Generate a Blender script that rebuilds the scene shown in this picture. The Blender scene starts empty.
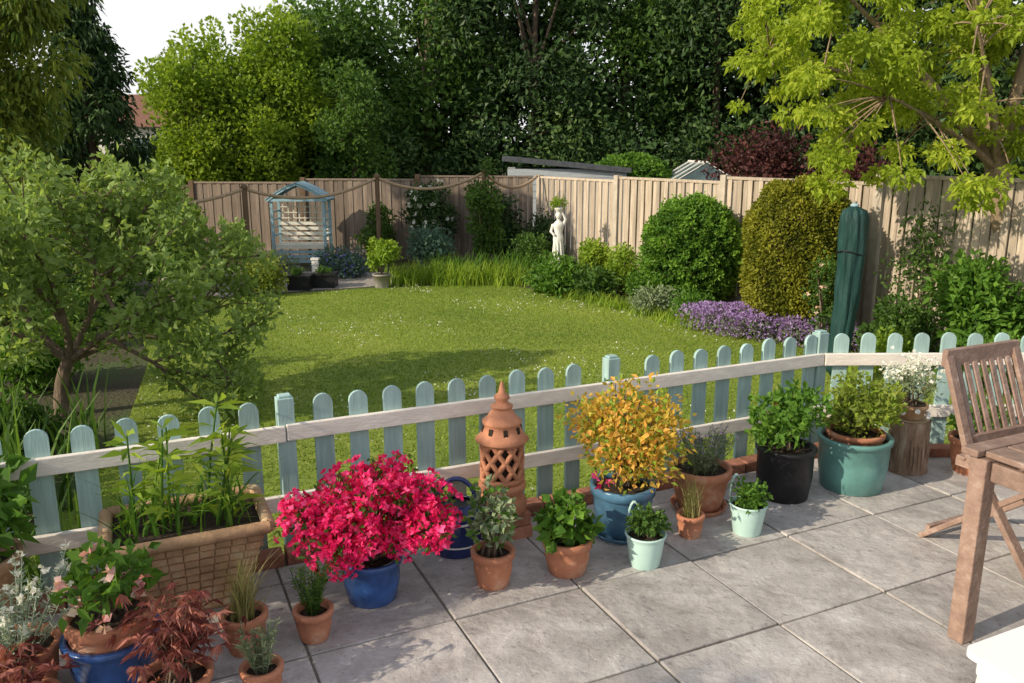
import bpy, bmesh, math, numpy as np
from mathutils import Vector, Matrix
rng = np.random.default_rng(7)
R = math.radians
sc = bpy.context.scene
sc.view_settings.view_transform = 'Standard'
sc.view_settings.look = 'None'
sc.view_settings.exposure = 0
LZ = -0.30           # lawn level, patio top is z = 0
A = np.array([.9063, .4226, 0.]); B = np.array([-.4226, .9063, 0.]); Zv = np.array([0, 0, 1.])
SUN_EL, SUN_AZ = 28, 242   # compass style, clockwise from +Y

# ------------------------------------------------------------------ materials
def newmat(name):
    m = bpy.data.materials.new(name); m.use_nodes = True
    nt = m.node_tree; nt.nodes.clear()
    out = nt.nodes.new('ShaderNodeOutputMaterial')
    return m, nt, out
def N(nt, t, **kw):
    n = nt.nodes.new(t)
    for k, v in kw.items():
        if k in n.inputs: n.inputs[k].default_value = v
        else: setattr(n, k, v)
    return n
def ramp(nt, stops):
    r = nt.nodes.new('ShaderNodeValToRGB'); e = r.color_ramp.elements
    while len(e) < len(stops): e.new(0.5)
    for i, (p, c) in enumerate(stops):
        e[i].position = p; e[i].color = (c[0], c[1], c[2], 1)
    return r
def sc3(c, k): return tuple(min(1, x*k) for x in c)
def mat_surf(name, col, rough=.8, scale=8, var=.3, bump=.2, bscale=40, stretch=(1,1,1), col2=None, spec=.3, rndvar=0., metal=0.):
    m, nt, out = newmat(name); L = nt.links.new
    tc = N(nt, 'ShaderNodeTexCoord'); mp = N(nt, 'ShaderNodeMapping'); mp.inputs['Scale'].default_value = stretch
    L(tc.outputs['Object'], mp.inputs['Vector'])
    n1 = N(nt, 'ShaderNodeTexNoise', Scale=scale, Detail=6., Roughness=.65); L(mp.outputs[0], n1.inputs['Vector'])
    r = ramp(nt, [(.3, sc3(col, 1-var)), (.55, col), (.72, col2 or sc3(col, 1+var))]); L(n1.outputs['Fac'], r.inputs[0])
    p = N(nt, 'ShaderNodeBsdfPrincipled', Roughness=rough, Metallic=metal); p.inputs['Specular IOR Level'].default_value = spec
    src = r.outputs[0]
    if rndvar:
        at = N(nt, 'ShaderNodeAttribute', attribute_name='rnd')
        mr = N(nt, 'ShaderNodeMapRange'); mr.inputs['To Min'].default_value = 1-rndvar; mr.inputs['To Max'].default_value = 1+rndvar
        L(at.outputs['Fac'], mr.inputs['Value'])
        mx = N(nt, 'ShaderNodeVectorMath', operation='SCALE'); L(src, mx.inputs[0]); L(mr.outputs[0], mx.inputs['Scale']); src = mx.outputs[0]
    L(src, p.inputs['Base Color'])
    if bump:
        n2 = N(nt, 'ShaderNodeTexNoise', Scale=bscale, Detail=5.); L(mp.outputs[0], n2.inputs['Vector'])
        b = N(nt, 'ShaderNodeBump', Strength=bump, Distance=.02); L(n2.outputs['Fac'], b.inputs['Height']); L(b.outputs[0], p.inputs['Normal'])
    L(p.outputs[0], out.inputs[0]); return m
def mat_leaf(name, c1, c2, c3=None, trans=.35, rough=.5, spec=.2):
    m, nt, out = newmat(name); L = nt.links.new
    at = N(nt, 'ShaderNodeAttribute', attribute_name='rnd')
    r = ramp(nt, [(0, c1), (.55, c2), (1, c3 or sc3(c2, 1.5))]); L(at.outputs['Fac'], r.inputs[0])
    p = N(nt, 'ShaderNodeBsdfPrincipled', Roughness=rough); p.inputs['Specular IOR Level'].default_value = spec
    L(r.outputs[0], p.inputs['Base Color'])
    if trans <= 0: L(p.outputs[0], out.inputs[0]); return m
    t = N(nt, 'ShaderNodeBsdfTranslucent')
    sm = N(nt, 'ShaderNodeVectorMath', operation='MULTIPLY'); sm.inputs[1].default_value = (1.3, 1.25, .6)
    L(r.outputs[0], sm.inputs[0]); L(sm.outputs[0], t.inputs['Color'])
    mx = N(nt, 'ShaderNodeMixShader'); mx.inputs[0].default_value = trans
    L(p.outputs[0], mx.inputs[1]); L(t.outputs[0], mx.inputs[2]); L(mx.outputs[0], out.inputs[0]); return m

M = {}
M['terra'] = mat_surf('terracotta', (.50,.21,.12), .8, 9, .3, .15, 60, col2=(.58,.38,.27))
M['terra_old'] = mat_surf('old_terracotta', (.48,.30,.17), .85, 7, .45, .3, 45, col2=(.52,.45,.30))
M['terra_lantern'] = mat_surf('lantern_clay', (.52,.23,.13), .75, 9, .3, .15, 60)
M['blue'] = mat_surf('blue_glaze', (.03,.09,.28), .18, 8, .4, .03, 20, spec=.6)
M['navy'] = mat_surf('navy_enamel', (.015,.03,.13), .2, 8, .3, .02, 20, spec=.6)
M['blueteal'] = mat_surf('blue_grey_glaze', (.08,.19,.30), .25, 8, .4, .03, 20, spec=.6)
M['teal'] = mat_surf('teal_glaze', (.13,.31,.29), .4, 5, .3, .08, 30, spec=.5, col2=(.24,.40,.36))
M['mint'] = mat_surf('mint_enamel', (.52,.74,.68), .4, 6, .1, .03, 20, spec=.4)
M['black'] = mat_surf('black_plastic', (.018,.018,.02), .4, 6, .2, .05, 30)
M['soil_and_shade'] = mat_surf('soil_and_shade', (.05,.035,.025), .95, 30, .5, .8, 60)
M['sage'] = mat_surf('sage_paint', (.34,.49,.47), .6, 6, .2, .15, 25, (6,6,.6), rndvar=.13)
M['cream'] = mat_surf('cream_paint', (.80,.74,.67), .55, 6, .16, .15, 25, (1.5,1.5,6))
M['teak'] = mat_surf('weathered_teak', (.30,.20,.155), .6, 4, .35, .3, 18, (3,3,3), rndvar=.14, col2=(.42,.32,.27))
M['pale_fence'] = mat_surf('weathered_boards', (.47,.39,.30), .85, 3, .35, .3, 14, (8,8,.7), rndvar=.2, col2=(.60,.53,.44))
M['dark_fence'] = mat_surf('brown_boards', (.23,.18,.14), .85, 3, .35, .3, 14, (8,8,.7), rndvar=.25)
M['conc'] = mat_surf('concrete_post', (.48,.42,.34), .9, 10, .2, .3, 50)
M['post'] = mat_surf('pergola_wood', (.15,.10,.06), .85, 5, .3, .3, 20, (6,6,.7))
M['rope'] = mat_surf('rope', (.40,.29,.19), .9, 40, .3, .5, 90)
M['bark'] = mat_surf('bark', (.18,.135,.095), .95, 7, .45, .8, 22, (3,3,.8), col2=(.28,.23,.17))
M['barklit'] = mat_surf('sunlit_bark', (.30,.22,.14), .95, 7, .45, .8, 22, (3,3,.8), col2=(.38,.30,.2))  # paler copy of bark, sunlight on the trunk put into the colour
M['log'] = mat_surf('log_bark', (.28,.19,.13), .95, 9, .5, 1., 26, (2,2,.6), col2=(.44,.37,.29))
M['logtop'] = mat_surf('log_cut', (.45,.33,.2), .9, 14, .3, .2, 50)
M['brick'] = mat_surf('red_brick', (.38,.17,.11), .9, 14, .35, .4, 60, rndvar=.3)
M['stone'] = mat_surf('white_stone', (.76,.74,.69), .8, 9, .12, .2, 40)
M['greystone'] = mat_surf('grey_stone', (.3,.28,.25), .9, 9, .3, .3, 40)
M['white'] = mat_surf('white_plastic', (.82,.82,.82), .35, 4, .03, 0)
M['arbblue'] = mat_surf('arbour_paint', (.30,.46,.52), .6, 6, .15, .1, 25)
M['seatwood'] = mat_surf('pale_seat', (.76,.74,.64), .6, 6, .12, .1, 25)
M['shedroof'] = mat_surf('roofing_felt', (.08,.09,.10), .8, 8, .3, .3, 50)
M['shedwall'] = mat_surf('shed_boards', (.42,.46,.48), .7, 5, .2, .2, 20, (.5,.5,10))
M['glass'] = mat_surf('cloudy_glass', (.10,.15,.16), .15, 3, .4, 0, spec=.7)
M['cover'] = mat_surf('green_fabric_cover', (.012,.050,.046), .6, 5, .3, 1., 9, (3,3,.5))
M['path'] = mat_surf('gravel', (.36,.32,.28), .95, 30, .4, .6, 80)
M['plaster'] = mat_surf('render_wall', (.65,.62,.56), .9, 8, .1, .1, 30)
M['tile'] = mat_surf('roof_tile', (.20,.10,.07), .9, 8, .3, .4, 20)

def leafm(n, c1, c2, c3=None, g=1.6, **k):
    if n.startswith('f_'): g = 1
    M[n] = mat_leaf(n, sc3(c1,g), sc3(c2,g), sc3(c3 or sc3(c2,1.5),g), **k)
leafm('l_apple', (.07,.10,.028), (.125,.18,.05), (.19,.25,.09), g=2.0, trans=.45)
leafm('l_gold', (.12,.17,.014), (.21,.275,.028), (.32,.36,.045), g=1.65, trans=.5)
leafm('l_bright', (.07,.12,.012), (.15,.22,.025), (.24,.31,.04), g=1.7, trans=.45)
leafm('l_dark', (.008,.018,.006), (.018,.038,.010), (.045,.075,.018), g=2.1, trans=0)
leafm('l_mid', (.02,.045,.010), (.045,.09,.018), (.085,.15,.028), g=1.8, trans=.38)
leafm('l_green', (.03,.075,.010), (.065,.14,.02), (.12,.22,.03), trans=.38)
leafm('l_conif', (.04,.06,.010), (.095,.125,.02), (.17,.19,.035), g=2.2, trans=.4)
leafm('l_box', (.06,.075,.008), (.13,.14,.013), (.20,.20,.022), g=1.5, trans=.3)
leafm('l_blue', (.03,.06,.045), (.06,.11,.08), (.10,.16,.12), trans=.3)
leafm('l_silver', (.14,.19,.14), (.25,.31,.24), (.38,.43,.36), trans=.2)
leafm('l_grey', (.08,.11,.065), (.14,.18,.10), (.2,.24,.14), trans=.25)
leafm('l_purple', (.02,.010,.010), (.055,.020,.02), (.11,.04,.035), g=1.4, trans=.3)
leafm('l_acer', (.08,.02,.018), (.17,.05,.042), (.30,.12,.09), g=1.5, trans=.3)
leafm('l_autumn', (.26,.22,.03), (.46,.33,.06), (.58,.27,.07), g=1.4, trans=.4)
leafm('l_lime', (.10,.17,.02), (.18,.27,.03), (.26,.34,.045), g=1.4, trans=.4)
leafm('l_straw', (.14,.14,.05), (.24,.24,.09), (.36,.33,.16), g=1.3, trans=.35)
leafm('l_lawn', (.085,.14,.015), (.15,.22,.024), (.24,.29,.045), g=1.5, trans=.35)
leafm('f_azalea', (.55,.008,.10), (.85,.025,.19), (.95,.12,.34), trans=.3)
leafm('f_white', (.65,.65,.62), (.8,.8,.78), (.85,.85,.82), trans=.3)
leafm('f_pink', (.6,.18,.22), (.75,.35,.36), (.8,.55,.5), trans=.3)
leafm('f_hot', (.7,.03,.18), (.8,.05,.25), (.85,.12,.35), trans=.3)
leafm('f_red', (.45,.01,.01), (.6,.03,.02), (.7,.08,.05), trans=.3)
leafm('f_purple', (.24,.14,.38), (.38,.25,.55), (.5,.38,.68), trans=.3)
leafm('f_blue', (.08,.08,.30), (.15,.15,.45), (.25,.25,.55), trans=.3)
leafm('f_peach', (.7,.42,.30), (.8,.6,.48), (.82,.7,.6), trans=.3)

# ------------------------------------------------------------------ mesh builder
def unit(v):
    v = np.asarray(v, float); n = np.linalg.norm(v, axis=-1, keepdims=True); return v/np.maximum(n, 1e-9)
class MB:
    def __init__(s): s.blocks = []; s.mats = []
    def mi(s, m):
        m = M[m]
        if m not in s.mats: s.mats.append(m)
        return s.mats.index(m)
    def add(s, V, F, mat, smooth=False, rnd=None):
        V = np.asarray(V, float).reshape(-1,3); F = np.asarray(F, int)
        if rnd is None: rnd = np.full(len(F), rng.random())
        s.blocks.append((V, F, s.mi(mat), smooth, rnd))
    def box(s, c, size, mat, U=None, V=None, W=None):
        U = np.array([1,0,0.]) if U is None else unit(U); V = np.array([0,1,0.]) if V is None else unit(V)
        W = np.array([0,0,1.]) if W is None else unit(W)
        a, b, d = [x/2 for x in size]; c = np.asarray(c, float)
        P = [c + U*a*i + V*b*j + W*d*k for i,j,k in [(-1,-1,-1),(1,-1,-1),(1,1,-1),(-1,1,-1),(-1,-1,1),(1,-1,1),(1,1,1),(-1,1,1)]]
        s.add(P, [[0,3,2,1],[4,5,6,7],[0,1,5,4],[1,2,6,5],[2,3,7,6],[3,0,4,7]], mat)
    def beam(s, p, q, w, h, mat, up=(0,0,1)):
        p = np.asarray(p, float); q = np.asarray(q, float); W = unit(q-p); U = unit(np.cross(W, up)); V = np.cross(W, U)
        s.box((p+q)/2, (w, h, np.linalg.norm(q-p)), mat, U, V, W)
    def prism(s, pts, O, U, V, W, t, mat):
        O = np.asarray(O, float); n = len(pts)
        F0 = [O + U*p[0] + V*p[1] - W*t/2 for p in pts]; F1 = [O + U*p[0] + V*p[1] + W*t/2 for p in pts]
        r = rng.random()
        VV = F0+F1
        s.add(VV, [list(range(n))[::-1]], mat, rnd=np.array([r])); s.add(VV, [list(range(n, 2*n))], mat, rnd=np.array([r]))
        s.add(VV, [[i, (i+1)%n, n+(i+1)%n, n+i] for i in range(n)], mat, rnd=np.full(n, r))
    def lathe(s, prof, c, mat, seg=28, smooth=True, wob=0., cap=True):
        c = np.asarray(c, float); k = len(prof); th = np.linspace(0, 2*math.pi, seg, endpoint=False)
        w = 1 + wob*(np.sin(th*3+rng.random()*6)+.6*np.sin(th*5+rng.random()*6))
        V = np.zeros((k, seg, 3))
        for i, (r, z) in enumerate(prof):
            V[i,:,0] = r*np.cos(th)*w; V[i,:,1] = r*np.sin(th)*w; V[i,:,2] = z
        V = V.reshape(-1,3)+c
        F = [[i*seg+j, i*seg+(j+1)%seg, (i+1)*seg+(j+1)%seg, (i+1)*seg+j] for i in range(k-1) for j in range(seg)]
        s.add(V, F, mat, smooth)
        if cap: s.add(V[:seg], [list(range(seg))[::-1]], mat)
    def disc(s, c, r, mat, seg=24):
        th = np.linspace(0, 2*math.pi, seg, endpoint=False)
        s.add(np.stack([c[0]+r*np.cos(th), c[1]+r*np.sin(th), np.full(seg, c[2])], 1), [list(range(seg))], mat)
    def tube(s, pts, rad, mat, seg=6, smooth=True, cap=True):
        pts = np.asarray(pts, float); n = len(pts)
        rad = np.full(n, rad) if np.isscalar(rad) else np.asarray(rad)
        T = unit(np.gradient(pts, axis=0)); ref = np.array([0.3,0.9,0.1]) if abs(T[0][2]) > .7 else np.array([0,0,1.])
        V = []
        for i in range(n):
            u = unit(np.cross(T[i], ref)); v = np.cross(T[i], u)
            for j in range(seg):
                a = 2*math.pi*j/seg; V.append(pts[i]+rad[i]*(u*math.cos(a)+v*math.sin(a)))
        F = [[i*seg+j, i*seg+(j+1)%seg, (i+1)*seg+(j+1)%seg, (i+1)*seg+j] for i in range(n-1) for j in range(seg)]
        s.add(V, F, mat, smooth)
        if cap:
            s.add(V[:seg], [list(range(seg))], mat); s.add(V[-seg:], [list(range(seg))], mat)
    def ball(s, c, rad, mat, seg=14, rings=9, noise=0.):
        rx, ry, rz = rad if hasattr(rad, '__len__') else (rad,)*3
        V = []
        for i in range(rings+1):
            ph = math.pi*i/rings
            for j in range(seg):
                th = 2*math.pi*j/seg; k = 1+noise*(rng.random()-.5)
                V.append([c[0]+rx*math.sin(ph)*math.cos(th)*k, c[1]+ry*math.sin(ph)*math.sin(th)*k, c[2]-rz*math.cos(ph)*k])
        F = [[i*seg+j, i*seg+(j+1)%seg, (i+1)*seg+(j+1)%seg, (i+1)*seg+j] for i in range(rings) for j in range(seg)]
        s.add(V, F, mat, True)
    def leaves(s, P, D, L, W, mat, rnd, fold=.25, droop=.0):
        n = len(P); D = unit(D)
        L = L*(.65+.7*rng.random((n,1))); W = W*(.7+.6*rng.random((n,1)))
        S = unit(np.cross(D, rng.normal(size=(n,3)))); Nn = np.cross(D, S)
        V = np.empty((n,4,3)); V[:,0] = P; V[:,1] = P + D*L*.45 + S*W*.5 + Nn*W*fold
        V[:,2] = P + D*L - Zv*L*droop; V[:,3] = P + D*L*.45 - S*W*.5 + Nn*W*fold
        s.add(V.reshape(-1,3), np.arange(4*n).reshape(n,4), mat, False, rnd)
    def foliage(s, cl, n, L, W, mat, outward=.6, up=.25, rand=.7, droop=.1, flat=1., hollow=2.2):
        cl = np.asarray(cl, float); p = cl[:,3]**2; p /= p.sum(); idx = rng.choice(len(cl), n, p=p)
        u = unit(rng.normal(size=(n,3))); rad = rng.random((n,1))**(1/hollow); C = cl[idx]
        off = u*rad*C[:,3:4]; off[:,2] *= flat
        P = C[:,:3]+off; D = outward*u + rand*rng.normal(size=(n,3)) + np.array([0,0,up])
        cr = rng.random(len(cl))
        s.leaves(P, D, L, W, mat, np.clip(.45*cr[idx]+.55*rng.random(n), 0, 1), droop=droop)
    def blades(s, P, H, lean, W, mat, seg=3, var=.5, rnd=None, az=None):
        n = len(P); a = rng.random(n)*2*math.pi if az is None else az
        h = np.stack([np.cos(a), np.sin(a), np.zeros(n)], 1); sd = np.stack([-np.sin(a+.6), np.cos(a+.6), np.zeros(n)], 1)
        Hh = H*(1-var+var*1.6*rng.random((n,1))); ln = lean*(.2+1.2*rng.random((n,1)))
        V = np.empty((n, seg+1, 2, 3))
        for k in range(seg+1):
            t = k/seg; c = P + Zv*Hh*(t-.22*t*t*(ln/np.maximum(Hh,1e-3))) + h*ln*t*t; w = W*.5*(1-.92*t**1.5)
            V[:,k,0] = c-sd*w; V[:,k,1] = c+sd*w
        base = np.arange(n)[:,None]*(2*(seg+1)); F = []
        for k in range(seg):
            F.append(base + np.array([[2*k, 2*k+1, 2*k+3, 2*k+2]]))
        r = rng.random(n) if rnd is None else rnd
        s.add(V.reshape(-1,3), np.concatenate(F), mat, False, np.tile(r, seg))
    def flowers(s, P, size, mat, petals=5, nrm=None):
        n = len(P); nr = unit(rng.normal(size=(n,3))*.6+np.array([0,-.35,.8])) if nrm is None else unit(nrm)
        a = unit(np.cross(nr, rng.normal(size=(n,3)))); b = np.cross(nr, a); r = rng.random(n)
        for k in range(petals):
            t = 2*math.pi*k/petals; D = a*math.cos(t)+b*math.sin(t)+nr*.35
            s.leaves(P, D, size, size*.85, mat, np.clip(r+.15*rng.normal(size=n),0,1), fold=.1)
    def build(s, name, origin=(0,0,0), bevel=0):
        o = np.asarray(origin, float); off = 0; Vs=[]; L=[]; st=[]; mi=[]; sm=[]; rn=[]; ls=0
        for V,F,m,smooth,r in s.blocks:
            Vs.append(V-o); L.append((F+off).ravel()); n,k = F.shape
            st.append(ls+np.arange(n)*k); ls += n*k; off += len(V)
            mi.append(np.full(n,m)); sm.append(np.full(n,smooth)); rn.append(r)
        Vs=np.concatenate(Vs); L=np.concatenate(L); st=np.concatenate(st); mi=np.concatenate(mi); sm=np.concatenate(sm); rn=np.concatenate(rn)
        me = bpy.data.meshes.new(name); me.vertices.add(len(Vs)); me.vertices.foreach_set('co', Vs.astype(np.float32).ravel())
        me.loops.add(len(L)); me.loops.foreach_set('vertex_index', L.astype(np.int32))
        me.polygons.add(len(st)); me.polygons.foreach_set('loop_start', st.astype(np.int32))
        for m in s.mats: me.materials.append(m)
        me.polygons.foreach_set('material_index', mi.astype(np.int32)); me.polygons.foreach_set('use_smooth', sm.astype(bool))
        me.update(calc_edges=True)
        at = me.attributes.new('rnd', 'FLOAT', 'FACE'); at.data.foreach_set('value', rn.astype(np.float32))
        ob = bpy.data.objects.new(name, me); ob.location = origin; sc.collection.objects.link(ob)
        if bevel:
            b = ob.modifiers.new('bev','BEVEL'); b.width = bevel; b.segments = 2; b.limit_method='ANGLE'; b.angle_limit = R(40)
        return ob

def ell(c, Rr, K, r, inner=.35, zmin=None):
    u = unit(rng.normal(size=(K,3))); rad = inner+(1-inner)*rng.random((K,1))**.6
    P = np.asarray(c)+u*rad*np.asarray(Rr)
    if zmin is not None: P[:,2] = np.maximum(P[:,2], zmin+.05*rng.random(K))
    return np.concatenate([P, (r*(.6+.8*rng.random((K,1))))],1)
def inpoly(P, poly):
    x,y = P[:,0],P[:,1]; ins = np.zeros(len(P),bool); n=len(poly)
    for i in range(n):
        x1,y1 = poly[i]; x2,y2 = poly[(i+1)%n]
        c = ((y1>y)!=(y2>y)) & (x < (x2-x1)*(y-y1)/(y2-y1+1e-12)+x1); ins ^= c
    return ins
def bez(p,q,mid,n=8):
    t=np.linspace(0,1,n)[:,None]; p,q,mid=map(lambda a:np.asarray(a,float),(p,q,mid))
    return (1-t)**2*p+2*t*(1-t)*mid+t*t*q

# ------------------------------------------------------------------ ground, lawn, path
def soil_ground():
    m, nt, out = newmat('ground_mix'); L = nt.links.new
    tc = N(nt,'ShaderNodeTexCoord'); n1 = N(nt,'ShaderNodeTexNoise',Scale=1.3,Detail=8.); L(tc.outputs['Object'],n1.inputs['Vector'])
    r = ramp(nt,[(.35,(.045,.035,.02)),(.5,(.065,.06,.025)),(.65,(.055,.09,.02))]); L(n1.outputs['Fac'],r.inputs[0])
    p = N(nt,'ShaderNodeBsdfPrincipled',Roughness=.95); L(r.outputs[0],p.inputs['Base Color'])
    n2 = N(nt,'ShaderNodeTexNoise',Scale=30.,Detail=4.); L(tc.outputs['Object'],n2.inputs['Vector'])
    b = N(nt,'ShaderNodeBump',Strength=.8,Distance=.04); L(n2.outputs['Fac'],b.inputs['Height']); L(b.outputs[0],p.inputs['Normal'])
    L(p.outputs[0],out.inputs[0]); return m
M['ground'] = soil_ground()
mb = MB(); mb.add([[-300,-300,LZ-.008],[300,-300,LZ-.008],[300,300,LZ-.008],[-300,300,LZ-.008]],[[0,1,2,3]],'ground'); mb.build('ground')

lawn = [(-2.4,3.0),(-2.9,5.2),(-3.25,6.7),(-3.9,8.6),(-4.9,10.6),(-5.2,11.8),(-4.2,12.6),(-2.35,13.4),(-.9,13.8),(-.1,13.7),(.6,13.05),(1.5,11.9),(2.1,10.9),(2.5,10.2),(3.0,9.8),(3.6,9.3),(4.2,8.5),(4.8,7.3),(5.2,6.3),(5.6,5.3),(1.95,5.25),(.5,4.55)]
def lawn_mat():
    m, nt, out = newmat('lawn_turf'); L = nt.links.new
    tc = N(nt,'ShaderNodeTexCoord'); n1 = N(nt,'ShaderNodeTexNoise',Scale=.9,Detail=9.,Roughness=.7); L(tc.outputs['Object'],n1.inputs['Vector'])
    r = ramp(nt,[(.3,(.12,.18,.02)),(.5,(.19,.25,.03)),(.7,(.26,.29,.05))]); L(n1.outputs['Fac'],r.inputs[0])
    p = N(nt,'ShaderNodeBsdfPrincipled',Roughness=.9); L(r.outputs[0],p.inputs['Base Color'])
    n2 = N(nt,'ShaderNodeTexNoise',Scale=60.,Detail=4.); L(tc.outputs['Object'],n2.inputs['Vector'])
    b = N(nt,'ShaderNodeBump',Strength=.5,Distance=.015); L(n2.outputs['Fac'],b.inputs['Height']); L(b.outputs[0],p.inputs['Normal'])
    L(p.outputs[0],out.inputs[0]); return m
M['lawn'] = lawn_mat()
mb = MB(); mb.add([[x,y,LZ] for x,y in lawn],[list(range(len(lawn)))],'lawn')
P = rng.random((420000,2))*np.array([11,11.5])+np.array([-5.4,2.9]); P = P[inpoly(P,lawn)][:160000]
P3 = np.concatenate([P, np.full((len(P),1),LZ)],1)
k = (np.sin(P[:,0]*1.7+np.sin(P[:,1]*1.1)*2)+np.sin(P[:,1]*2.3+P[:,0]))*.16+.48
mb.blades(P3,.022,.022,.010,'l_lawn',seg=1,rnd=np.clip(k+.25*rng.normal(size=len(P)),0,1))
P = rng.random((12000,2))*np.array([11,11])+np.array([-5.4,3]); P = P[inpoly(P,lawn)]
k = np.sin(P[:,0]*1.3+1)*np.sin(P[:,1]*1.7)+.5*np.sin(P[:,0]*4.1+P[:,1]*3); P = P[k>.35][:1400]
mb.leaves(np.concatenate([P,np.full((len(P),1),LZ+.03)],1), rng.normal(size=(len(P),3))*[1,1,.15], .018,.018,'f_white',rng.random(len(P)))
mb.build('lawn')
mb = MB(); path=[(-7.5,12.2),(-5.3,12.0),(-4.2,12.8),(-2.4,13.6),(-1.7,14.2),(-2.3,15.2),(-5.6,15.6),(-7.5,15)]
mb.add([[x,y,LZ-.004] for x,y in path],[list(range(len(path)))],'path'); mb.build('garden_path')

# ------------------------------------------------------------------ patio
def slab_mat():
    m, nt, out = newmat('paving_slab'); L = nt.links.new
    tc = N(nt,'ShaderNodeTexCoord'); at = N(nt,'ShaderNodeAttribute',attribute_name='rnd')
    ad = N(nt,'ShaderNodeVectorMath',operation='SCALE'); ad.inputs[0].default_value=(0,0,1); sc_=N(nt,'ShaderNodeMath',operation='MULTIPLY'); sc_.inputs[1].default_value=9
    L(at.outputs['Fac'],sc_.inputs[0]); L(sc_.outputs[0],ad.inputs['Scale'])
    va = N(nt,'ShaderNodeVectorMath',operation='ADD'); L(tc.outputs['Object'],va.inputs[0]); L(ad.outputs[0],va.inputs[1])
    n1 = N(nt,'ShaderNodeTexNoise',Scale=4.5,Detail=11.,Roughness=.72,Distortion=.25); L(va.outputs[0],n1.inputs['Vector'])
    r = ramp(nt,[(.30,(.30,.275,.255)),(.44,(.42,.39,.37)),(.56,(.52,.49,.465)),(.68,(.66,.635,.61))]); L(n1.outputs['Fac'],r.inputs[0])
    n3 = N(nt,'ShaderNodeTexNoise',Scale=1.3,Detail=5.); L(tc.outputs['Object'],n3.inputs['Vector'])
    mr = N(nt,'ShaderNodeMapRange'); mr.inputs['From Min'].default_value=.3; mr.inputs['From Max'].default_value=.7; mr.inputs['To Min'].default_value=.74; mr.inputs['To Max'].default_value=1.12; L(n3.outputs['Fac'],mr.inputs['Value'])
    m2 = N(nt,'ShaderNodeMapRange'); m2.inputs['To Min'].default_value=.86; m2.inputs['To Max'].default_value=1.08; L(at.outputs['Fac'],m2.inputs['Value'])
    mm = N(nt,'ShaderNodeMath',operation='MULTIPLY'); L(mr.outputs[0],mm.inputs[0]); L(m2.outputs[0],mm.inputs[1])
    vs = N(nt,'ShaderNodeVectorMath',operation='SCALE'); L(r.outputs[0],vs.inputs[0]); L(mm.outputs[0],vs.inputs['Scale'])
    n4 = N(nt,'ShaderNodeTexNoise',Scale=34.,Detail=5.,Roughness=.7); L(tc.outputs['Object'],n4.inputs['Vector'])
    r4 = ramp(nt,[(.34,(.66,.65,.63)),(.43,(1,1,1))]); L(n4.outputs['Fac'],r4.inputs[0])
    vm = N(nt,'ShaderNodeVectorMath',operation='MULTIPLY'); L(vs.outputs[0],vm.inputs[0]); L(r4.outputs[0],vm.inputs[1])
    p = N(nt,'ShaderNodeBsdfPrincipled',Roughness=.6); p.inputs['Specular IOR Level'].default_value=.4; L(vm.outputs[0],p.inputs['Base Color'])
    n2 = N(nt,'ShaderNodeTexNoise',Scale=9.,Detail=8.,Roughness=.6,Distortion=.2); L(va.outputs[0],n2.inputs['Vector'])
    b = N(nt,'ShaderNodeBump',Strength=.6,Distance=.03); L(n2.outputs['Fac'],b.inputs['Height']); L(b.outputs[0],p.inputs['Normal'])
    L(p.outputs[0],out.inputs[0]); return m
M['slab'] = slab_mat(); M['mortar'] = mat_surf('mortar',(.19,.17,.145),.95,20,.4,.4,60,col2=(.13,.15,.08))
mb = MB()
g0 = np.array([.848,3.60,0])
for i in range(-9,12):
    for j in range(-9,5):
        c = g0 + A*(i+.5)*.6 + B*(j+.5)*.6 + Zv*(-.03+rng.normal()*.0015)
        if c[1] < .8: continue
        tl = rng.normal(size=2)*.0025
        mb.box(c,(.590,.590,.06),'slab',A+Zv*tl[0],B+Zv*tl[1],Zv-A*tl[0]-B*tl[1])
ob = mb.build('patio_paving')
bm = bmesh.new(); bm.from_mesh(ob.data)
for co,no in [((A*0+B*3.655),B),(np.array([0,4.95,0]),np.array([0,1.,0]))]:
    geom = bm.verts[:]+bm.edges[:]+bm.faces[:]
    bmesh.ops.bisect_plane(bm, geom=geom, plane_co=Vector(co), plane_no=Vector(no), clear_outer=True)
bm.to_mesh(ob.data); bm.free()
bv = ob.modifiers.new('b','BEVEL'); bv.width=.005; bv.segments=2; bv.limit_method='ANGLE'
mb = MB(); base=[(-8,.45),(1.978,5.10),(9,5.10),(9,-4),(-8,-4)]
n=len(base); V=[[x,y,-.008] for x,y in base]+[[x,y,-.34] for x,y in base]
mb.add(V,[list(range(n))[::-1]],'mortar'); mb.add(V,[[i,(i+1)%n,n+(i+1)%n,n+i] for i in range(n)],'brick'); mb.build('patio_base')
mb = MB()
c1 = B*3.715+A*np.dot([1.978,5.144,0],A)
for i in range(46):
    c = c1 - A*(.12+i*.228)+Zv*.018; mb.box(c+rng.normal(size=3)*.002,(.215,.1,.08),'brick',A,B,Zv)
for i in range(20): mb.box(np.array([2.08+i*.228,5.005,.018])+rng.normal(size=3)*.002,(.215,.1,.08),'brick')
mb.build('brick_edging',bevel=.006)

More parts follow.
